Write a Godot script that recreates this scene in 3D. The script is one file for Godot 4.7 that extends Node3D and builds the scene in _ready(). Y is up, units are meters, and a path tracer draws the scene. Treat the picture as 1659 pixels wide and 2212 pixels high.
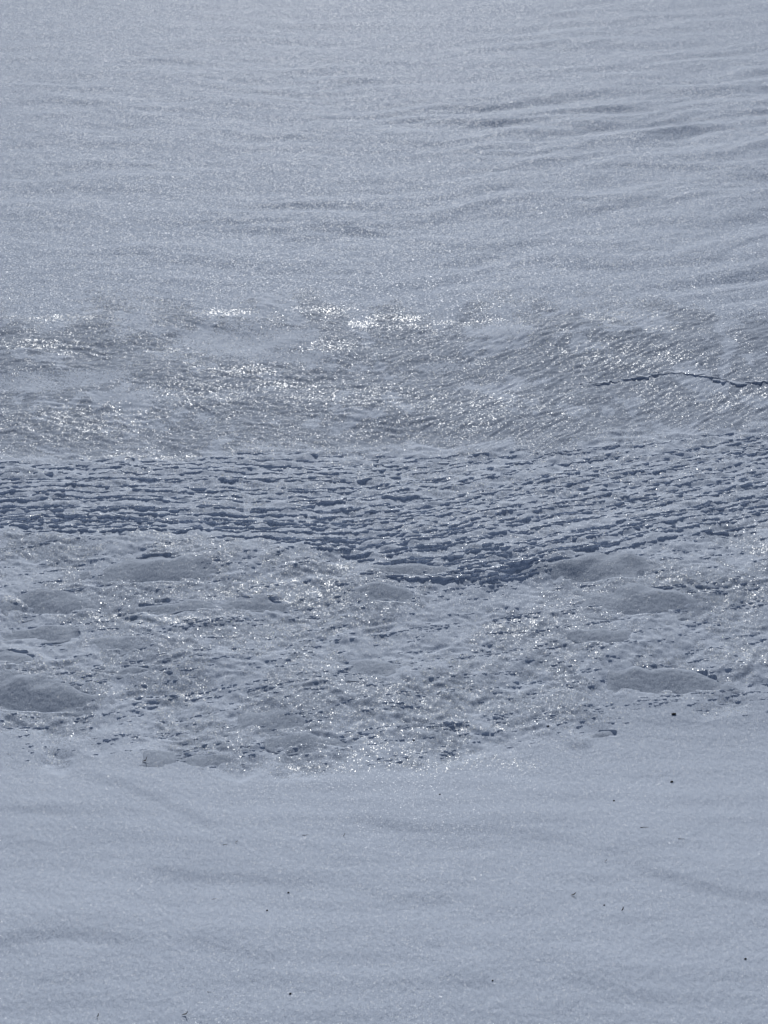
extends Node3D
# A sunlit, wind-worn snow slope seen against the light: smooth snow near the camera, a refrozen
# crust with smooth snow mounds, a band of small melt ledges, a glazed strip and open snow beyond.

const CAM_H := 2.2
const PITCH := 20.0
const VFOV := 28.0
const PW := 1659.0      # the photograph's layout grid that places features on the slope
const PH := 2212.0

var rng := RandomNumberGenerator.new()
var na := FastNoiseLite.new()
var nb := FastNoiseLite.new()
var nf := FastNoiseLite.new()

# ---------------------------------------------------------------- layout helpers
var profile := PackedFloat32Array()
func make_profile() -> void:
	# the slope's long profile: level near snow, a rise, a flatter shelf with the ledges, a second rise, a gentle slope
	var h := 0.0
	for i in 8000:
		profile.append(h)
		var d := i * 0.01
		var g := 0.105 * smoothstep(4.2, 4.6, d) - 0.085 * smoothstep(5.3, 5.65, d) + 0.075 * smoothstep(6.15, 6.45, d) - 0.04 * smoothstep(7.3, 7.8, d)
		h += g * 0.01

func macro(d: float) -> float:
	var t := clampf(d * 100.0, 0.0, 7998.0)
	var i := int(t)
	return lerpf(profile[i], profile[i + 1], t - i)

func ray_d(angle_down: float) -> float:
	# where a sight line this steep (radians below level) meets the long profile
	var t := tan(angle_down)
	var lo := 1.0
	var hi := 60.0
	for i in 36:
		var m := (lo + hi) * 0.5
		if CAM_H - m * t > macro(m): lo = m
		else: hi = m
	return (lo + hi) * 0.5

func spot(px: float, py: float) -> Vector2:
	# (x, d) on the slope for a place in the layout grid
	var th := tan(deg_to_rad(VFOV) * 0.5)
	var v := (0.5 - py / PH) * 2.0 * th
	var u := (px / PW - 0.5) * 2.0 * th * PW / PH
	var p := deg_to_rad(PITCH)
	var fwd := cos(p) + v * sin(p)
	var up := -sin(p) + v * cos(p)
	var d := ray_d(atan2(-up, fwd))
	return Vector2(u / fwd * d, d)

func cell(d: float) -> Vector2:
	# metres on the slope that one layout unit covers, across and in depth
	var s := sqrt(d * d + CAM_H * CAM_H)
	var w := 2.0 * tan(deg_to_rad(VFOV) * 0.5) / PH * s
	var slope := (macro(d + 0.1) - macro(d - 0.1)) / 0.2
	return Vector2(w, w / sin(atan2(CAM_H - macro(d), d) + atan(slope)))

# ---------------------------------------------------------------- zone borders, as tables over x
const TX0 := -6.0
const TN := 600
const TSTEP := 0.02
var d_far := PackedFloat32Array()
var d_mid := PackedFloat32Array()
var d_low := PackedFloat32Array()
var d_near := PackedFloat32Array()

func border(points: Array) -> PackedFloat32Array:
	var w: Array = []
	for q in points: w.append(spot(q[0], q[1]))
	var out := PackedFloat32Array()
	out.resize(TN)
	for i in TN:
		var x := TX0 + i * TSTEP
		var r: float = w[0].y
		if x >= w[-1].x: r = w[-1].y
		else:
			for k in range(w.size() - 1):
				if x >= w[k].x and x < w[k + 1].x:
					r = lerpf(w[k].y, w[k + 1].y, smoothstep(w[k].x, w[k + 1].x, x))
		out[i] = r
	return out

func tab(t: PackedFloat32Array, x: float) -> float:
	return t[clampi(int((x - TX0) / TSTEP), 0, TN - 1)]

# ---------------------------------------------------------------- painted-in matter masks (x, d) on a 2 cm raster
const MX0 := -4.0
const MD0 := 2.5
const MS := 0.02
const MW := 400
const MH := 420
var m_bare := PackedFloat32Array()    # smooth snow lying over crust
var m_wet := PackedFloat32Array()     # refrozen melt ice
var m_under := PackedFloat32Array()   # ground under a mound

func stamp(m: PackedFloat32Array, px: float, py: float, rx: float, ry: float, amount: float, hard := 1.0) -> void:
	var c := spot(px, py)
	var k := cell(c.y)
	var ax := rx * k.x
	var ad := ry * k.y
	for j in range(maxi(0, int((c.y - ad * 1.6 - MD0) / MS)), mini(MH, int((c.y + ad * 1.6 - MD0) / MS) + 1)):
		for i in range(maxi(0, int((c.x - ax * 1.6 - MX0) / MS)), mini(MW, int((c.x + ax * 1.6 - MX0) / MS) + 1)):
			var x := MX0 + i * MS
			var d := MD0 + j * MS
			var r := Vector2((x - c.x) / ax, (d - c.y) / ad).length() + 0.35 * na.get_noise_2d(x * 5.0, d * 5.0)
			var v := amount * (1.0 - smoothstep(1.0 - 0.5 / hard, 1.0 + 0.35 / hard, r))
			var at := j * MW + i
			if v > m[at]: m[at] = v

func mask(m: PackedFloat32Array, x: float, d: float) -> float:
	var i := int((x - MX0) / MS)
	var j := int((d - MD0) / MS)
	if i < 0 or j < 0 or i >= MW or j >= MH: return 0.0
	return m[j * MW + i]

# shallow wind steps in the near snow: layout segments, height in m
var steps: Array = []
func add_step(a: Vector2, b: Vector2, h: float, back: float) -> void:
	steps.append([spot(a.x, a.y), spot(b.x, b.y), h, back])

# zone weights of the last height() call
var z_far := 0.0
var z_glaze := 0.0
var z_band := 0.0
var z_low := 0.0
var z_near := 0.0

var calm := false    # leave out the crust's fine relief

func height(x: float, d: float) -> float:
	var h := macro(d)
	var dd := d + 0.10 * na.get_noise_2d(x * 2.6, d * 2.0) + 0.05 * nb.get_noise_2d(x * 9.0, d * 5.0)
	var f := smoothstep(-0.15, 0.25, dd + 0.2 * nb.get_noise_2d(x * 4.0, d * 1.6) - tab(d_far, x))
	var g := smoothstep(-0.06, 0.10, dd - tab(d_mid, x))
	var b := smoothstep(-0.06, 0.06, dd - tab(d_low, x))
	var l := smoothstep(-0.06, 0.08, dd - tab(d_near, x))
	z_far = f
	z_glaze = g * (1.0 - f)
	z_band = b * (1.0 - g)
	z_low = l * (1.0 - b)
	z_near = 1.0 - l
	var flat := 0.0 if calm else 1.0 - mask(m_under, x, d)
	var bare := mask(m_bare, x, d)
	h += 0.0004 * nb.get_noise_2d(x * 60.0, d * 45.0)
	if z_far > 0.0:
		var right := smoothstep(-0.8, 1.0, x)
		var q := d - 0.30 * right * x
		var w := na.get_noise_2d(x * 1.1 + 7.0, q * 1.1)
		var patch := 0.55 + 0.45 * smoothstep(-0.25, 0.35, na.get_noise_2d(x * 0.55 + 50.0, d * 0.4))
		h += z_far * ((0.018 + 0.013 * right) * patch * smoothstep(-0.2, 1.3, d - tab(d_far, x)) * (1.0 - 0.5 * smoothstep(10.0, 14.0, d)) * nf.get_noise_2d(x * (1.25 - 0.2 * right), q * 2.5 + 0.3 * w + 31.0) + 0.0010 * nb.get_noise_2d(x * 11.0, q * 10.0))
	if z_glaze > 0.0:
		var rt := smoothstep(-0.5, 0.7, x)
		var q2 := d - 0.8 * rt * x
		var rough := z_glaze * (1.0 - 0.75 * bare) * flat
		h += z_glaze * 0.020 * nf.get_noise_2d(x * 1.5 + 3.0, d * 1.5)
		h += rough * (0.0026 * na.get_noise_2d(x * 7.0, q2 * 15.0 + 0.6 * nb.get_noise_2d(x * 5.0, q2 * 5.0)) + 0.0014 * nb.get_noise_2d(x * 22.0, q2 * 30.0))
	if z_band > 0.0:
		h += z_band * flat * (0.006 * na.get_noise_2d(x * 4.0, d * 4.0) + 0.0035 * nb.get_noise_2d(x * 9.0, d * 14.0) + 0.0015 * nb.get_noise_2d(x * 28.0, d * 30.0))
	if z_low > 0.0:
		var k := z_low * flat * (1.0 - 0.7 * bare)
		h += z_low * (0.012 * na.get_noise_2d(x * 1.9, d * 1.8 + 9.0) + 0.0045 * na.get_noise_2d(x * 4.6, d * 4.0))
		var w2 := 0.5 * nb.get_noise_2d(x * 6.0, d * 5.0)
		h += k * (0.0030 * na.get_noise_2d(x * 9.0, (d - 0.3 * x) * 9.0 + w2) + 0.0016 * nb.get_noise_2d(x * 20.0, d * 20.0 + w2) + 0.0009 * na.get_noise_2d(x * 45.0, d * 40.0))
	if z_near > 0.0:
		var n := 0.0045 * nf.get_noise_2d(x * 0.35 + 0.3 * d, d * 2.1) + 0.0008 * nb.get_noise_2d(x * 3.0 + d, d * 9.0) + 0.0002 * nb.get_noise_2d(x * 14.0, d * 22.0)
		for s in steps:
			var a: Vector2 = s[0]
			var bb: Vector2 = s[1]
			var t := (x - a.x) / (bb.x - a.x)
			if t > 0.0 and t < 1.0:
				var yy := d - lerpf(a.y, bb.y, t) - 0.035 * na.get_noise_2d(x * 3.0, a.y * 7.0)
				var wid: float = s[3]
				if yy > -0.12 and yy < wid:
					var e := smoothstep(0.0, 0.25, t) * smoothstep(1.0, 0.75, t)
					n += float(s[2]) * e * smoothstep(-0.05, 0.01, yy) * smoothstep(wid, 0.0, yy)
		h += z_near * n
	return h if calm else h - 0.011 * smoothstep(0.3, 1.0, 1.0 - flat)

# ---------------------------------------------------------------- materials
func snow_facets(size: int, spread: float, seed_: int) -> ImageTexture:
	# crystal faces: each texel is one small ice facet with its own tilt
	var r := RandomNumberGenerator.new()
	r.seed = seed_
	var bytes := PackedByteArray()
	bytes.resize(size * size * 3)
	var at := 0
	for i in size * size:
		var a := r.randfn() * spread
		var b := r.randfn() * spread
		var k := 1.0 / sqrt(1.0 + a * a + b * b)
		bytes[at] = clampi(int(127.5 + 127.5 * a * k), 0, 255)
		bytes[at + 1] = clampi(int(127.5 + 127.5 * b * k), 0, 255)
		bytes[at + 2] = clampi(int(127.5 + 127.5 * k), 0, 255)
		at += 3
	return ImageTexture.create_from_image(Image.create_from_data(size, size, false, Image.FORMAT_RGB8, bytes))

func gloss_grain(size: int, share: float, lo: float, hi: float, dull: float, seed_: int) -> ImageTexture:
	# which crystals have clean mirror faces: roughness per facet
	var r := RandomNumberGenerator.new()
	r.seed = seed_
	var bytes := PackedByteArray()
	bytes.resize(size * size)
	for i in size * size:
		bytes[i] = int(255.0 * (r.randf_range(lo, hi) if r.randf() < share else dull))
	return ImageTexture.create_from_image(Image.create_from_data(size, size, false, Image.FORMAT_L8, bytes))

func snow_material(base: Color, facets: ImageTexture, gloss: ImageTexture, tile: float, spec: float) -> StandardMaterial3D:
	var m := StandardMaterial3D.new()
	m.albedo_color = base
	m.roughness = 1.0
	m.roughness_texture = gloss
	m.roughness_texture_channel = BaseMaterial3D.TEXTURE_CHANNEL_RED
	m.metallic_specular = spec
	m.normal_enabled = true
	m.normal_texture = facets
	m.normal_scale = 1.0
	m.texture_filter = BaseMaterial3D.TEXTURE_FILTER_NEAREST
	m.uv1_triplanar = true
	m.uv1_world_triplanar = true
	m.uv1_triplanar_sharpness = 6.0
	m.uv1_scale = Vector3.ONE / tile
	return m

var mat_snow: StandardMaterial3D
var mat_far: StandardMaterial3D
var mat_glaze: StandardMaterial3D
var mat_crust: StandardMaterial3D
var mat_wet: StandardMaterial3D
var mat_ledge: StandardMaterial3D
var mat_mound: StandardMaterial3D
var mat_bark: StandardMaterial3D
var mat_stone: StandardMaterial3D
var mat_straw: StandardMaterial3D

func make_materials() -> void:
	var facets := snow_facets(1024, 0.23, 11)
	var near_facets := snow_facets(1024, 0.17, 13)
	var wet_facets := snow_facets(1024, 0.10, 14)
	var crust_facets := snow_facets(1024, 0.15, 12)
	var g_snow := gloss_grain(512, 0.05, 0.28, 0.5, 0.95, 21)
	var g_far := gloss_grain(512, 0.15, 0.32, 0.55, 1.0, 25)
	var g_ledge := gloss_grain(512, 0.16, 0.16, 0.36, 0.85, 26)
	var g_crust := gloss_grain(512, 0.10, 0.25, 0.48, 0.95, 22)
	var g_low := gloss_grain(512, 0.12, 0.18, 0.40, 0.9, 27)
	var g_wet := gloss_grain(512, 0.5, 0.26, 0.46, 0.85, 23)
	var g_mound := gloss_grain(512, 0.03, 0.3, 0.5, 0.9, 24)
	mat_snow = snow_material(Color(0.824, 0.866, 0.931), near_facets, g_snow, 0.85, 0.5)
	mat_far = snow_material(Color(0.824, 0.866, 0.931), facets, g_far, 2.3, 0.35)
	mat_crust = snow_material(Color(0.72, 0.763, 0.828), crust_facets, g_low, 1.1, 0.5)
	mat_glaze = snow_material(Color(0.685, 0.728, 0.795), crust_facets, g_crust, 1.5, 0.45)
	mat_wet = snow_material(Color(0.73, 0.77, 0.82), wet_facets, g_wet, 1.3, 0.5)
	mat_ledge = snow_material(Color(0.818, 0.86, 0.925), crust_facets, g_ledge, 1.2, 0.5)
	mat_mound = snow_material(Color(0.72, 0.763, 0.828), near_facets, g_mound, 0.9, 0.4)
	mat_bark = StandardMaterial3D.new()
	mat_bark.albedo_color = Color(0.20, 0.16, 0.13)
	mat_bark.roughness = 0.9
	mat_stone = StandardMaterial3D.new()
	mat_stone.albedo_color = Color(0.16, 0.16, 0.17)
	mat_stone.roughness = 0.85
	mat_straw = StandardMaterial3D.new()
	mat_straw.albedo_color = Color(0.34, 0.29, 0.22)
	mat_straw.roughness = 0.9

# ---------------------------------------------------------------- the snow sheet
func build_ground() -> MeshInstance3D:
	var rows := PackedFloat32Array()
	var a := deg_to_rad(4.6)
	var base_step := deg_to_rad(VFOV) / 1024.0
	while a < deg_to_rad(40.0):
		var d := ray_d(a)
		rows.append(d)
		var k := 1.25
		if d > 5.2 and d < 8.2: k = 0.85
		elif d > 4.2 and d <= 5.2: k = 1.0
		a += base_step * k
	var nr := rows.size()
	var nc := 800
	var half := tan(deg_to_rad(VFOV) * 0.5) * 0.75 * 1.35
	var pos := PackedVector3Array()
	pos.resize(nr * nc)
	var kind := PackedByteArray()
	kind.resize(nr * nc)
	var r := RandomNumberGenerator.new()
	r.seed = 77
	for j in nr:
		var d := rows[j]
		var slant := sqrt(d * d + CAM_H * CAM_H) * half
		for i in nc:
			var x := slant * (2.0 * i / (nc - 1) - 1.0)
			var h := height(x, d)
			var at := j * nc + i
			pos[at] = Vector3(x, h, -d)
			var c := 0
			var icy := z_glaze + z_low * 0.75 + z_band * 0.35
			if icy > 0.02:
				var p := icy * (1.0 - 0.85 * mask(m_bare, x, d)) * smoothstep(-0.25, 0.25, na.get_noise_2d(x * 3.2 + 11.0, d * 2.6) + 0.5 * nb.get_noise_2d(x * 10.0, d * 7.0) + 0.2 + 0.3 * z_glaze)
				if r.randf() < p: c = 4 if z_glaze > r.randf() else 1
			if c == 0 and z_far > r.randf(): c = 3
			var wet := mask(m_wet, x, d)
			if wet > 0.0 and r.randf() < wet: c = 2
			kind[at] = c
	var nor := PackedVector3Array()
	nor.resize(nr * nc)
	for j in nr:
		var j0 := maxi(j - 1, 0) * nc
		var j1 := mini(j + 1, nr - 1) * nc
		for i in nc:
			var dx := pos[j * nc + mini(i + 1, nc - 1)] - pos[j * nc + maxi(i - 1, 0)]
			var dz := pos[j1 + i] - pos[j0 + i]
			nor[j * nc + i] = dz.cross(dx).normalized()
	var i0 := PackedInt32Array()
	var i1 := PackedInt32Array()
	var i2 := PackedInt32Array()
	var i3 := PackedInt32Array()
	var i4 := PackedInt32Array()
	for j in nr - 1:
		for i in nc - 1:
			var p := j * nc + i
			var q := p + nc
			match kind[p]:
				0:
					i0.append(p); i0.append(p + 1); i0.append(q + 1); i0.append(p); i0.append(q + 1); i0.append(q)
				1:
					i1.append(p); i1.append(p + 1); i1.append(q + 1); i1.append(p); i1.append(q + 1); i1.append(q)
				3:
					i3.append(p); i3.append(p + 1); i3.append(q + 1); i3.append(p); i3.append(q + 1); i3.append(q)
				4:
					i4.append(p); i4.append(p + 1); i4.append(q + 1); i4.append(p); i4.append(q + 1); i4.append(q)
				_:
					i2.append(p); i2.append(p + 1); i2.append(q + 1); i2.append(p); i2.append(q + 1); i2.append(q)
	var idx := [i0, i1, i2, i3, i4]
	var mesh := ArrayMesh.new()
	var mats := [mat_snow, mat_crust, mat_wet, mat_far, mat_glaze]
	for k in 5:
		if idx[k].size() == 0: continue
		var arr := []
		arr.resize(Mesh.ARRAY_MAX)
		arr[Mesh.ARRAY_VERTEX] = pos
		arr[Mesh.ARRAY_NORMAL] = nor
		arr[Mesh.ARRAY_INDEX] = idx[k]
		mesh.add_surface_from_arrays(Mesh.PRIMITIVE_TRIANGLES, arr)
		mesh.surface_set_material(mesh.get_surface_count() - 1, mats[k])
	var o := MeshInstance3D.new()
	o.name = "snow_ground"
	o.mesh = mesh
	o.set_meta("kind", "structure")
	o.set_meta("label", "wind-worn snow slope with a refrozen crust and melt ledges")
	add_child(o)
	print("ground verts ", nr * nc, " rows ", nr)
	return o

func build_outer_snow() -> void:
	# the snow field goes on all round, a little below the worked sheet
	var st := SurfaceTool.new()
	st.begin(Mesh.PRIMITIVE_TRIANGLES)
	var ds := [-60.0, -30.0, -12.0, -4.0, 0.0, 2.0, 4.0, 6.0, 8.0, 10.0, 13.0, 17.0, 22.0, 30.0, 45.0, 70.0]
	var xs := [-70.0, -40.0, -20.0, -10.0, -6.0, -3.0, 0.0, 3.0, 6.0, 10.0, 20.0, 40.0, 70.0]
	for j in ds.size() - 1:
		for i in xs.size() - 1:
			var c := []
			for k in [[i, j], [i + 1, j], [i + 1, j + 1], [i, j + 1]]:
				var d: float = ds[k[1]]
				var x: float = xs[k[0]]
				c.append(Vector3(x, macro(d) - 0.07, -d))
			for v in [c[0], c[3], c[2], c[0], c[2], c[1]]:
				st.set_normal(Vector3.UP)
				st.add_vertex(v)
	var o := MeshInstance3D.new()
	o.name = "snow_field"
	st.generate_normals()
	o.mesh = st.commit()
	o.material_override = mat_snow
	o.set_meta("kind", "structure")
	o.set_meta("label", "open snow field around the slope")
	add_child(o)

# ---------------------------------------------------------------- melt ledges
func ledge_mesh(seed_: int, long_: bool) -> ArrayMesh:
	# a lip of refrozen snow: long gentle back, lumpy crest, steep undercut front towards +z; unit half-length 1 in x
	var r := RandomNumberGenerator.new()
	r.seed = seed_
	var n := 22 if long_ else 14
	var bumps := []
	for k in (5 if long_ else 2):
		bumps.append([r.randf_range(-0.8, 0.8), r.randf_range(0.28, 0.5) * (0.6 if long_ else 1.0), r.randf_range(0.35, 1.0)])
	var prof := [[-1.0, -1.1], [-0.66, 0.05], [-0.28, 0.60], [-0.02, 0.95], [0.12, 0.86], [0.19, 0.45], [0.15, -0.1], [0.10, -2.2]]
	var st := SurfaceTool.new()
	st.begin(Mesh.PRIMITIVE_TRIANGLES)
	st.set_smooth_group(0)
	var bow := r.randf_range(-0.25, 0.25)
	var tilt := r.randf_range(-0.12, 0.12)
	var pts := []
	for i in n + 1:
		var x := -1.0 + 2.0 * i / n
		var e := sqrt(maxf(0.0, 1.0 - pow(absf(x), 3.0)))
		var lump := 0.0
		for b in bumps:
			lump = maxf(lump, float(b[2]) * sqrt(maxf(0.0, 1.0 - pow((x - float(b[0])) / float(b[1]), 2.0))))
		var hgt := e * (0.60 + 0.42 * lump)
		var out := e * (0.25 + 0.42 * lump) + bow * (1.0 - x * x) + tilt * x + (0.36 if long_ else 0.26) * na.get_noise_2d(x * 1.6 + seed_ * 3.7, 0.5)
		var col := []
		for p in prof:
			var y: float = float(p[1]) * hgt if float(p[1]) > 0.0 else float(p[1])
			if e < 0.02: y = -1.6
			col.append(Vector3(x, y, float(p[0]) * (0.45 + 0.55 * e) + out))
		pts.append(col)
	for i in n:
		for k in prof.size() - 1:
			var a: Vector3 = pts[i][k]
			var b2: Vector3 = pts[i + 1][k]
			var c: Vector3 = pts[i + 1][k + 1]
			var d: Vector3 = pts[i][k + 1]
			for v in [a, b2, c, a, c, d]:
				st.add_vertex(v)
	st.index()
	st.generate_normals()
	return st.commit()

var ledge_variants: Array = []
var ledge_list: Array = []     # [size on the picture, transform, variant]

func put_ledge(px: float, py: float, half_len: float, high: float, deep: float, slope: float) -> void:
	# half_len in layout units, high and deep in metres, slope: layout dy/dx
	var c := spot(px, py)
	var k := cell(c.y)
	if mask(m_under, c.x, c.y) > 0.4: return
	var hl := half_len * k.x
	var yaw := atan2(-slope * k.y, k.x) * 0.8
	deep = minf(deep, hl * 0.62)
	var b := Basis(Vector3.UP, yaw + rng.randf_range(-0.12, 0.12)) * Basis.from_scale(Vector3(hl * (1.0 if rng.randf() < 0.5 else 1.0), high, deep))
	var y := height(c.x, c.y)
	var variant := rng.randi() % 8 if half_len < 26.0 else 8 + rng.randi() % 6
	ledge_list.append([half_len * high / k.x, Transform3D(b, Vector3(c.x, y - 0.0008, -c.y)), variant])

func lerp_pts(points: Array, x: float) -> float:
	if x <= points[0][0]: return points[0][1]
	for i in points.size() - 1:
		if x < points[i + 1][0]:
			return lerpf(points[i][1], points[i + 1][1], (x - points[i][0]) / (points[i + 1][0] - points[i][0]))
	return points[-1][1]

const FAR_EDGE := [[-500, 690], [0, 690], [200, 682], [430, 680], [650, 668], [780, 690], [860, 678], [1000, 694], [1120, 682], [1250, 664], [1400, 660], [1540, 688], [1659, 715], [2200, 730]]
const MID_EDGE := [[-500, 992], [0, 990], [300, 985], [600, 972], [900, 975], [1200, 962], [1400, 945], [1659, 918], [2200, 890]]
const LOW_EDGE := [[-500, 1140], [0, 1142], [250, 1150], [420, 1150], [600, 1165], [760, 1200], [900, 1240], [1030, 1248], [1200, 1215], [1420, 1165], [1659, 1118], [2200, 1080]]
const NEAR_EDGE := [[-500, 1600], [0, 1602], [150, 1620], [350, 1625], [520, 1640], [700, 1650], [880, 1650], [1050, 1610], [1180, 1572], [1380, 1540], [1659, 1520], [2200, 1510]]

func build_ledges(ground: Node3D) -> void:
	for i in 14: ledge_variants.append(ledge_mesh(500 + i, i >= 8))
	# the main band: lines of lips that climb to the right
	var y0 := 900.0
	while y0 < 1420.0:
		var x := -260.0
		var y := y0
		while x < 1920.0:
			var x_was := x
			var slope := lerpf(0.015, -0.18, smoothstep(350.0, 1000.0, x)) + 0.05 * na.get_noise_2d(x * 0.005, 2.0) + 0.13 * na.get_noise_2d(x * 0.016, 7.0) + 0.03 * na.get_noise_2d(x * 0.03, y0 * 0.3)
			var top := lerp_pts(MID_EDGE, x)
			var bot := lerp_pts(LOW_EDGE, x)
			var w := (y - top) / (bot - top)
			var grow := lerpf(0.5, 1.1, clampf(w, 0.0, 1.0))
			var half := rng.randf_range(6.5, 13.0) * (0.75 + 0.35 * grow)
			if rng.randf() < 0.15: half *= 1.7
			if w > 0.03 and w < 1.03 and rng.randf() < 0.96:
				var high := 0.0073 * grow * lerpf(1.15, 0.95, smoothstep(300.0, 1100.0, x)) * rng.randf_range(0.6, 1.2)
				put_ledge(x + half, y + rng.randf_range(-1.3, 1.3), half, high, rng.randf_range(0.020, 0.032) * (0.6 + 0.5 * grow), slope)
			x += half * rng.randf_range(1.15, 1.6)
			y += slope * (x - x_was)
		y0 += rng.randf_range(8.6, 11.0)
	# crust below: fine scaly rows that climb to the right, broken by smooth places
	y0 = 1120.0
	while y0 < 1960.0:
		var x := -220.0
		var y := y0
		while x < 1880.0:
			var x_was := x
			var slope := -0.13 + 0.14 * na.get_noise_2d(x * 0.008, y0 * 0.02)
			var half := rng.randf_range(4.0, 10.0)
			var here := na.get_noise_2d(x * 0.011 + 4.0, y * 0.030) + 0.5 * nb.get_noise_2d(x * 0.03, y * 0.08)
			if y > lerp_pts(LOW_EDGE, x) + 6.0 and y < lerp_pts(NEAR_EDGE, x) - 2.0 + 40.0 * na.get_noise_2d(x * 0.03, 3.0) and here > -0.12 and rng.randf() < 0.8:
				put_ledge(x + half, y + rng.randf_range(-2.0, 2.0), half, rng.randf_range(0.0013, 0.0030) + 0.0030 * maxf(0.0, here) * rng.randf(), rng.randf_range(0.012, 0.024), slope)
			x += half * rng.randf_range(1.5, 2.4)
			y += slope * (x - x_was)
		y0 += rng.randf_range(9.0, 13.0)
	# long broken edges of the crust
	for line in [[[1275, 822], [1350, 812], [1420, 806], [1480, 802], [1540, 816], [1600, 830], [1659, 832], [1760, 836]], [[640, 1092], [760, 1075], [900, 1072]], [[0, 1118], [120, 1108], [260, 1112], [370, 1128]], [[850, 1246], [960, 1246], [1040, 1232], [1140, 1205]]]:
		var x3: float = line[0][0]
		var thin := 0.5 if float(line[0][1]) < 975.0 else 1.0
		while x3 < float(line[-1][0]):
			var hl2 := rng.randf_range(18.0, 38.0)
			var yy := lerp_pts(line, x3)
			var s := (lerp_pts(line, x3 + 20.0) - lerp_pts(line, x3 - 20.0)) / 40.0
			put_ledge(x3, yy, hl2, rng.randf_range(0.005, 0.0085) * thin, rng.randf_range(0.03, 0.045), s)
			x3 += hl2 * 0.8
	# the 300 that show largest are pieces of their own, the rest one mass
	ledge_list.sort_custom(func(p, q): return p[0] > q[0])
	var rest := {}
	var made := 0
	for e in ledge_list:
		var t: Transform3D = e[1]
		var inside := absf(t.origin.x) < 0.187 * sqrt(t.origin.z * t.origin.z + 4.8)
		if made < 300 and inside:
			var o := MeshInstance3D.new()
			o.name = "snow_ledge" if made == 0 else "snow_ledge_%03d" % made
			o.mesh = ledge_variants[e[2]]
			o.material_override = mat_ledge
			o.transform = t
			ground.add_child(o, true)
			made += 1
		else:
			if not rest.has(e[2]): rest[e[2]] = []
			rest[e[2]].append(t)
	var st := SurfaceTool.new()
	st.begin(Mesh.PRIMITIVE_TRIANGLES)
	for v in rest:
		for t in rest[v]: st.append_from(ledge_variants[v], 0, t)
	var m := MeshInstance3D.new()
	m.name = "small_snow_ledges"
	m.mesh = st.commit()
	m.material_override = mat_ledge
	m.set_meta("kind", "stuff")
	ground.add_child(m, true)
	print("ledges ", ledge_list.size())

# ---------------------------------------------------------------- smooth snow mounds on the crust
var mound_no := 0
func build_mound(px: float, py: float, rx: float, ry: float, high: float, lean: float, label: String) -> void:
	var c := spot(px, py)
	var k := cell(c.y)
	var ax := rx * k.x
	var ad := ry * k.y * 0.85
	var nx := clampi(int(rx * 1.0), 18, 140)
	var nd := clampi(int(ry * 1.6), 16, 80)
	var y_base := height(c.x, c.y)
	var pts := PackedVector3Array()
	var rad := PackedFloat32Array()
	for j in nd + 1:
		for i in nx + 1:
			var u := -1.35 + 2.7 * i / nx
			var v := -1.35 + 2.7 * j / nd
			var x := c.x + u * ax
			var d := c.y + v * ad
			var r := Vector2(u, v).length() * 0.93 + 0.42 * na.get_noise_2d(x * 0.45 / ax + 40.0, d * 0.5 / ad + px) + 0.22 * nb.get_noise_2d(x * 11.0, d * 7.0)
			rad.append(r)
			var dome := 0.3 * high * pow(1.0 - r * r, 1.5) if r < 1.0 else 0.03 * (1.0 - r)
			var rise := lean * 0.11 * ad * clampf(v, -1.0, 1.0) * (1.0 - smoothstep(0.5, 1.1, r))
			calm = true
			var h := height(x, d)
			calm = false
			h += dome + rise + 0.0016 * na.get_noise_2d(x * 8.0, d * 6.0) + 0.0003 * nb.get_noise_2d(x * 40.0, d * 34.0)
			pts.append(Vector3(x - c.x, h - y_base, -(d - c.y)))
	var st := SurfaceTool.new()
	st.begin(Mesh.PRIMITIVE_TRIANGLES)
	st.set_smooth_group(0)
	for j in nd:
		for i in nx:
			var p := j * (nx + 1) + i
			var q := p + nx + 1
			if minf(minf(rad[p], rad[p + 1]), minf(rad[q], rad[q + 1])) > 1.3: continue
			for e in [p, q + 1, p + 1, p, q, q + 1]: st.add_vertex(pts[e])
	st.index()
	st.generate_normals()
	var o := MeshInstance3D.new()
	o.name = "snow_mound" if mound_no == 0 else "snow_mound_%03d" % mound_no
	mound_no += 1
	o.mesh = st.commit()
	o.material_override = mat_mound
	o.position = Vector3(c.x, y_base, -c.y)
	o.set_meta("label", label)
	o.set_meta("category", "snow mound")
	o.set_meta("group", "smooth snow mounds lying on the crust")
	add_child(o)

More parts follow.
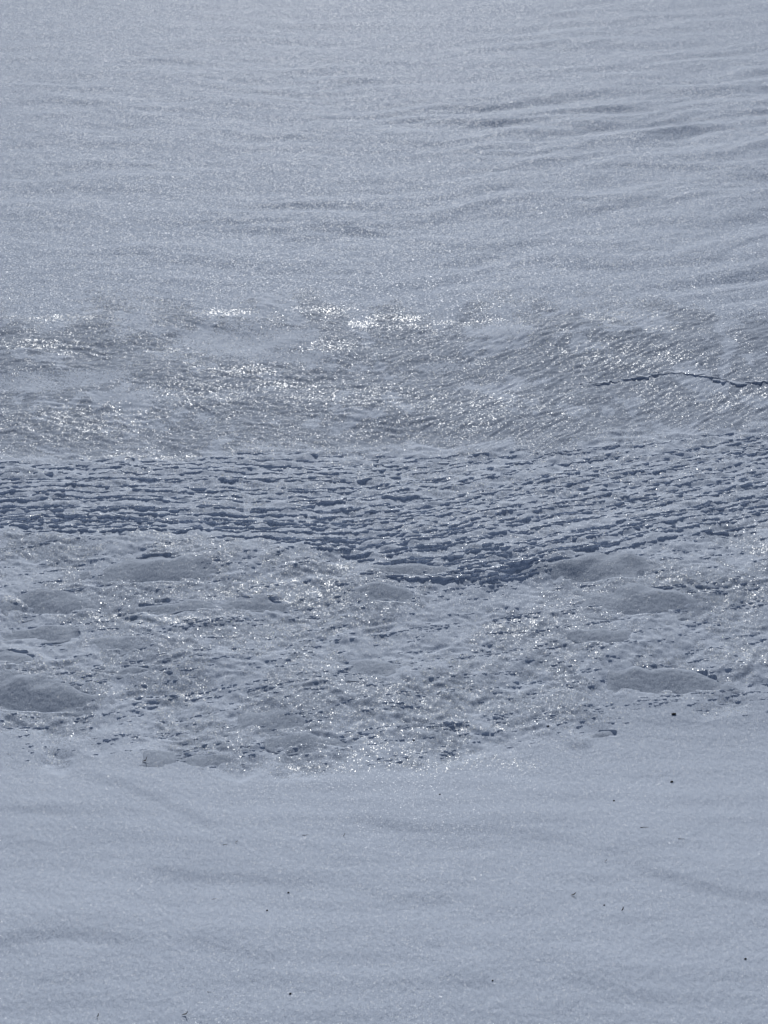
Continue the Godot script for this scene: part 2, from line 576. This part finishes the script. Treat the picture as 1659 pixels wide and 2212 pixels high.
var MOUNDS := [
	[325, 1236, 128, 46, 0.016, 1.1, "large smooth oval snow mound below the left end of the ledge band"],
	[868, 1232, 92, 16, 0.010, 1.2, "flat smooth snow mound tucked under the lowest ledges at mid width"],
	[105, 1304, 80, 28, 0.012, 1.1, "rounded snow mound left of and below the large oval mound"],
	[372, 1314, 95, 17, 0.010, 1.0, "low wide snow mound just below the large oval mound"],
	[545, 1302, 62, 18, 0.010, 1.0, "small snow mound right of the low wide mound"],
	[842, 1292, 62, 25, 0.013, 1.1, "smooth grey snow mound at the centre of the crust"],
	[1290, 1232, 130, 34, 0.012, 1.2, "broad snow mound hanging below the right part of the ledge band"],
	[1382, 1306, 118, 42, 0.016, 1.1, "largest rounded snow mound right of centre"],
	[95, 1368, 85, 22, 0.010, 1.0, "snow mound at the left edge above the long left drift"],
	[250, 1390, 46, 19, 0.010, 1.0, "small round snow mound between glittering crust at left"],
	[282, 1450, 42, 12, 0.009, 1.0, "tiny oval snow mound above the long left drift"],
	[88, 1506, 130, 42, 0.016, 1.1, "long snow drift at the left edge near the lower crust border"],
	[20, 1425, 50, 22, 0.010, 1.0, "snow mound cut by the left picture edge"],
	[805, 1448, 64, 27, 0.014, 1.1, "dark pointed snow mound in the middle of the lower crust"],
	[1290, 1383, 75, 20, 0.010, 1.0, "flat snow mound below the largest right mound"],
	[1456, 1476, 132, 36, 0.015, 1.1, "wide snow mound at the lower right of the crust"],
	[575, 1570, 70, 24, 0.004, 0.5, "soft snow mound near the lower crust border left of centre"],
	[395, 1646, 75, 20, 0.003, 0.3, "thin snow mound at the lowest tip of the crust beside a black bark chip"],
	[655, 1612, 70, 24, 0.004, 0.5, "soft snow mound above the bright glare line"],
	[1302, 1587, 27, 10, 0.007, 1.0, "smallest isolated snow mound on the smooth near snow"],
]

# ---------------------------------------------------------------- bits of bark, stone and straw
func thing(o: MeshInstance3D, called: String, px: float, py: float, turn: float, lift: float, label: String, cat: String) -> void:
	var c := spot(px, py)
	o.name = called
	o.position = Vector3(c.x, height(c.x, c.y) + lift, -c.y)
	o.rotation.y = turn
	o.set_meta("label", label)
	o.set_meta("category", cat)
	add_child(o, true)

func chip_mesh(len_: float, wide: float, thick: float, seed_: int) -> ArrayMesh:
	# a curled, splintered chip: pointed left end, broken right end that stands up
	var r := RandomNumberGenerator.new()
	r.seed = seed_
	var st := SurfaceTool.new()
	st.begin(Mesh.PRIMITIVE_TRIANGLES)
	var n := 7
	var ring := []
	for i in n + 1:
		var t := float(i) / n
		var w := wide * pow(t, 0.7) * (1.0 - 0.45 * smoothstep(0.8, 1.0, t)) * r.randf_range(0.8, 1.1)
		var y := thick * 0.8 * t + thick * 1.6 * smoothstep(0.7, 1.0, t)
		var x := (t - 0.5) * len_
		var z := r.randf_range(-0.1, 0.1) * wide
		ring.append([Vector3(x, y + thick * 0.5 * t, z), Vector3(x, y + thick * 0.2, z + w * 0.5), Vector3(x, y - thick * 0.5 * t, z + w * 0.1), Vector3(x, y + thick * 0.1, z - w * 0.5)])
	for i in n:
		for k in 4:
			var a: Vector3 = ring[i][k]
			var b: Vector3 = ring[i + 1][k]
			var c: Vector3 = ring[i + 1][(k + 1) % 4]
			var d: Vector3 = ring[i][(k + 1) % 4]
			for v in [a, c, b, a, d, c]: st.add_vertex(v)
	for v in [ring[n][0], ring[n][1], ring[n][2], ring[n][0], ring[n][2], ring[n][3]]: st.add_vertex(v)
	st.generate_normals()
	return st.commit()

func stone_mesh(size: float, seed_: int) -> ArrayMesh:
	var s := SphereMesh.new()
	s.radius = 1.0
	s.height = 2.0
	s.radial_segments = 12
	s.rings = 7
	var arr := s.get_mesh_arrays()
	var v: PackedVector3Array = arr[Mesh.ARRAY_VERTEX]
	for i in v.size():
		var p := v[i]
		v[i] = p * (1.0 + 0.45 * na.get_noise_3d(p.x * 1.1 + seed_ * 5.0, p.y * 1.1, p.z * 1.1)) * Vector3(1.25, 0.7, 0.9) * size
	var m := ArrayMesh.new()
	var a2 := []
	a2.resize(Mesh.ARRAY_MAX)
	a2[Mesh.ARRAY_VERTEX] = v
	a2[Mesh.ARRAY_INDEX] = arr[Mesh.ARRAY_INDEX]
	m.add_surface_from_arrays(Mesh.PRIMITIVE_TRIANGLES, a2)
	var st := SurfaceTool.new()
	st.create_from(m, 0)
	st.generate_normals()
	return st.commit()

func straw_mesh(len_: float, rad: float, seed_: int) -> ArrayMesh:
	# a bent, tapering stalk lying on the snow
	var r := RandomNumberGenerator.new()
	r.seed = seed_
	var st := SurfaceTool.new()
	st.begin(Mesh.PRIMITIVE_TRIANGLES)
	st.set_smooth_group(0)
	var n := 8
	var mid := []
	var z := 0.0
	var y := rad * 0.4
	for i in n + 1:
		mid.append(Vector3((float(i) / n - 0.5) * len_, y, z))
		z += r.randf_range(-0.05, 0.05) * len_
		y = rad * r.randf_range(0.2, 1.6)
	for i in n:
		for k in 5:
			var q := []
			for e in [[i, k], [i + 1, k], [i + 1, k + 1], [i, k + 1]]:
				var an: float = TAU * e[1] / 5.0
				var rr: float = rad * (1.0 - 0.7 * float(e[0]) / n)
				q.append(mid[e[0]] + Vector3(0, cos(an), sin(an)) * rr)
			for v in [q[0], q[1], q[2], q[0], q[2], q[3]]: st.add_vertex(v)
	st.index()
	st.generate_normals()
	return st.commit()

func build_litter() -> void:
	for e in [
		[313, 1648, 0.022, 0.012, 0.006, 0.1, "black bark chip at the lower tip of the crust left of centre"],
		[399, 2193, 0.024, 0.009, 0.004, 0.0, "dark bark chip at the bottom edge left of centre"],
		[1238, 1936, 0.020, 0.009, 0.003, 0.1, "dark bark chip with a long point on the lower right snow"],
		[211, 2196, 0.008, 0.007, 0.003, 0.6, "tiny bark chip at the bottom edge near the left corner"],
		[1344, 1970, 0.009, 0.007, 0.004, 0.5, "upright bark chip right of and below the long pointed chip"],
		[1308, 1862, 0.012, 0.006, 0.003, -0.2, "bark chip above the long pointed chip on the right"],
		[743, 1807, 0.010, 0.005, 0.003, 0.3, "small bark chip on the snow below the glare line"],
		[510, 1824, 0.013, 0.005, 0.002, 0.0, "thin bark chip on the near snow left of the middle"],
	]:
		var o := MeshInstance3D.new()
		o.mesh = chip_mesh(e[2] * 0.5, e[3] * 0.6, e[4] * 0.8, int(e[0]))
		o.material_override = mat_bark
		thing(o, "bark_chip", e[0], e[1], e[5], 0.001, e[6], "bark chip")
	for e in [
		[1451, 1690, 0.0042, "small black stone on the smooth snow at right"],
		[1456, 1543, 0.006, "largest dark stone at the right end of the lower crust border"],
		[627, 2147, 0.0028, "tiny dark stone near the bottom left of centre"],
		[1610, 2075, 0.0030, "tiny dark stone near the right edge of the near snow"],
		[1326, 1732, 0.0028, "tiny stone below and left of the small black stone"],
		[894, 1603, 0.0032, "tiny stone beside the glittering patch at the lower crust border"],
		[1184, 1569, 0.0030, "tiny stone below the scattered ledges right of centre"],
		[577, 1969, 0.0026, "tiny stone in the open near snow left of centre"],
		[950, 1720, 0.0026, "tiny stone just below the glittering patch"],
		[623, 1929, 0.0024, "tiny stone above the one in the open near snow"],
		[1305, 1957, 0.0022, "tiny stone between two bark chips on the lower right"],
		[1064, 2120, 0.0022, "tiny stone near the bottom right of the middle"],
	]:
		var o := MeshInstance3D.new()
		o.mesh = stone_mesh(e[2] * 0.7, int(e[0]))
		o.material_override = mat_stone
		thing(o, "stone", e[0], e[1], 0.4, e[2] * 0.25, e[3], "stone")
	for e in [
		[1392, 1794, 0.030, 0.0010, 0.02, "thin dark stalk lying level on the right snow"],
		[660, 1807, 0.022, 0.0008, 0.15, "thin stalk beside the small bark chip on the near snow"],
		[463, 1943, 0.018, 0.0008, 0.3, "short stalk on the near snow at lower left"],
		[1472, 1818, 0.024, 0.0009, -0.1, "thin stalk near the right edge under the level dark stalk"],
		[422, 1920, 0.010, 0.0007, 0.9, "shortest stalk left of the tiny stone above the open snow"],
		[487, 1829, 0.016, 0.0007, 0.1, "faint stalk beside the thin bark chip"],
		[452, 2143, 0.012, 0.0007, -0.2, "faint stalk near the bottom above the dark chip"],
	]:
		var o := MeshInstance3D.new()
		o.mesh = straw_mesh(e[2] * 0.65, e[3] * 0.65, int(e[0]))
		o.material_override = mat_straw
		thing(o, "grass_stalk", e[0], e[1], e[4], 0.0, e[5], "grass stalk")

# ---------------------------------------------------------------- main
func _ready() -> void:
	# camera
	var cam := Camera3D.new()
	cam.name = "camera"
	cam.fov = VFOV
	cam.position = Vector3(0, CAM_H, 0)
	cam.rotation_degrees = Vector3(-PITCH, 0, 0)
	cam.near = 0.05
	cam.far = 300.0
	add_child(cam)
	cam.current = true
	# sky and exposure
	var sky_mat := ProceduralSkyMaterial.new()
	sky_mat.sky_top_color = Color(0.51, 0.58, 0.70)
	sky_mat.sky_horizon_color = Color(0.76, 0.81, 0.88)
	sky_mat.ground_bottom_color = Color(0.6, 0.64, 0.7)
	sky_mat.ground_horizon_color = Color(0.66, 0.74, 0.85)
	sky_mat.sun_angle_max = 12.0
	var sky := Sky.new()
	sky.sky_material = sky_mat
	var env := Environment.new()
	env.background_mode = Environment.BG_SKY
	env.sky = sky
	env.background_energy_multiplier = 0.50
	env.tonemap_mode = Environment.TONE_MAPPER_LINEAR
	env.tonemap_exposure = 0.61
	env.sdfgi_enabled = true
	env.ssao_enabled = true
	env.ssil_enabled = true
	var we := WorldEnvironment.new()
	we.name = "environment"
	we.environment = env
	add_child(we)
	# sun: beyond the slope, a little to the left
	var sun := DirectionalLight3D.new()
	sun.name = "sun"
	sun.light_energy = 1.3
	sun.light_color = Color(1.0, 0.997, 0.99)
	sun.light_angular_distance = 0.5
	sun.shadow_enabled = true
	sun.rotation_degrees = Vector3(-31.0, 180.0 + 2.0, 0)
	add_child(sun)

	rng.seed = 2024
	na.noise_type = FastNoiseLite.TYPE_SIMPLEX_SMOOTH
	na.frequency = 1.0
	na.seed = 5
	na.fractal_type = FastNoiseLite.FRACTAL_NONE
	nb.noise_type = FastNoiseLite.TYPE_SIMPLEX
	nb.frequency = 1.0
	nb.seed = 9
	nb.fractal_type = FastNoiseLite.FRACTAL_NONE
	nf.noise_type = FastNoiseLite.TYPE_SIMPLEX_SMOOTH
	nf.frequency = 1.0
	nf.seed = 31
	nf.fractal_type = FastNoiseLite.FRACTAL_FBM
	nf.fractal_octaves = 4
	nf.fractal_gain = 0.42
	make_materials()
	make_profile()

	# layout of the slope
	d_far = border(FAR_EDGE)
	d_mid = border(MID_EDGE)
	d_low = border(LOW_EDGE)
	d_near = border(NEAR_EDGE)
	for m in 3:
		var a := PackedFloat32Array()
		a.resize(MW * MH)
		if m == 0: m_bare = a
		elif m == 1: m_wet = a
		else: m_under = a
	m_bare = m_bare.duplicate(); m_wet = m_wet.duplicate(); m_under = m_under.duplicate()
	for e in [[500, 742, 150, 38], [45, 825, 110, 22], [180, 818, 90, 20], [640, 740, 60, 22], [300, 860, 90, 22], [1080, 715, 80, 14], [950, 790, 60, 10], [620, 775, 110, 14]]:
		stamp(m_bare, e[0], e[1], e[2], e[3], 1.0)
	for e in [[130, 688, 95, 7, 0.8], [490, 676, 75, 7, 0.8], [700, 672, 65, 7, 0.9], [780, 700, 40, 7, 0.9], [860, 686, 80, 6, 0.9], [860, 704, 60, 5, 0.7], [965, 697, 50, 7, 0.8], [1080, 690, 60, 5, 0.4], [1350, 685, 140, 14, 0.35], [1430, 712, 60, 9, 0.8], [60, 745, 110, 10, 0.7], [180, 762, 60, 6, 0.5], [345, 757, 50, 6, 0.6], [520, 803, 85, 8, 0.7], [630, 830, 75, 7, 0.8], [150, 905, 170, 30, 0.5], [420, 850, 120, 25, 0.3], [300, 985, 160, 6, 0.6], [720, 750, 90, 12, 0.5], [800, 860, 200, 30, 0.3], [1100, 880, 200, 40, 0.3], [1350, 770, 150, 30, 0.35], [1500, 860, 150, 25, 0.3],
		[1062, 1348, 26, 7, 1.0], [1095, 1362, 40, 6, 0.9], [1120, 1340, 60, 10, 0.5], [345, 1182, 20, 4, 1.0], [320, 1160, 60, 6, 0.4], [500, 1278, 60, 10, 0.8], [640, 1290, 130, 16, 0.6], [610, 1265, 130, 25, 0.45], [230, 1330, 90, 8, 0.7], [360, 1345, 110, 8, 0.8], [730, 1225, 40, 4, 0.8], [300, 1525, 26, 5, 1.0], [350, 1500, 110, 20, 0.4], [720, 1662, 60, 4, 0.9], [660, 1660, 70, 4, 0.5], [900, 1640, 160, 34, 0.3], [1120, 1657, 65, 14, 0.3], [790, 1585, 75, 22, 0.35], [980, 1574, 100, 7, 0.5], [1600, 1420, 70, 22, 0.5], [1560, 1280, 120, 30, 0.4], [1480, 1260, 50, 12, 0.7], [1640, 1190, 60, 12, 0.4], [900, 1520, 140, 40, 0.25], [30, 1300, 60, 8, 0.6]]:
		stamp(m_wet, e[0], e[1], e[2], e[3], e[4] * (0.42 if e[1] < 1000 else 0.55))
	for e in MOUNDS:
		if float(e[4]) > 0.006: stamp(m_under, e[0], e[1], e[2] * 0.8, e[3] * 0.7, 1.0, 1.0)
	add_step(Vector2(700, 1760), Vector2(1300, 1818), 0.0042, 0.45)
	add_step(Vector2(1250, 1812), Vector2(1560, 1822), 0.0030, 0.3)
	add_step(Vector2(1290, 1868), Vector2(1800, 1945), 0.0054, 0.5)
	add_step(Vector2(-200, 2020), Vector2(360, 2032), 0.0048, 0.4)
	add_step(Vector2(380, 2024), Vector2(640, 2052), 0.0024, 0.25)
	add_step(Vector2(270, 1855), Vector2(740, 1900), 0.0048, 0.35)
	add_step(Vector2(740, 1905), Vector2(1010, 1935), 0.0030, 0.25)
	add_step(Vector2(150, 1660), Vector2(520, 1790), 0.0036, 0.4)
	add_step(Vector2(930, 2082), Vector2(1080, 2100), 0.0030, 0.2)
	add_step(Vector2(1180, 2110), Vector2(1450, 2140), 0.0030, 0.25)
	add_step(Vector2(60, 2110), Vector2(220, 2094), 0.0024, 0.15)
	add_step(Vector2(-100, 1745), Vector2(330, 1752), 0.0024, 0.2)
	print("setup ", Time.get_ticks_msec())

	build_outer_snow()
	var ground := build_ground()
	print("ground ", Time.get_ticks_msec())
	build_ledges(ground)
	print("ledges ", Time.get_ticks_msec())
	for e in MOUNDS: build_mound(e[0], e[1], e[2], e[3], e[4], e[5], e[6])
	build_litter()
	print("done ", Time.get_ticks_msec())
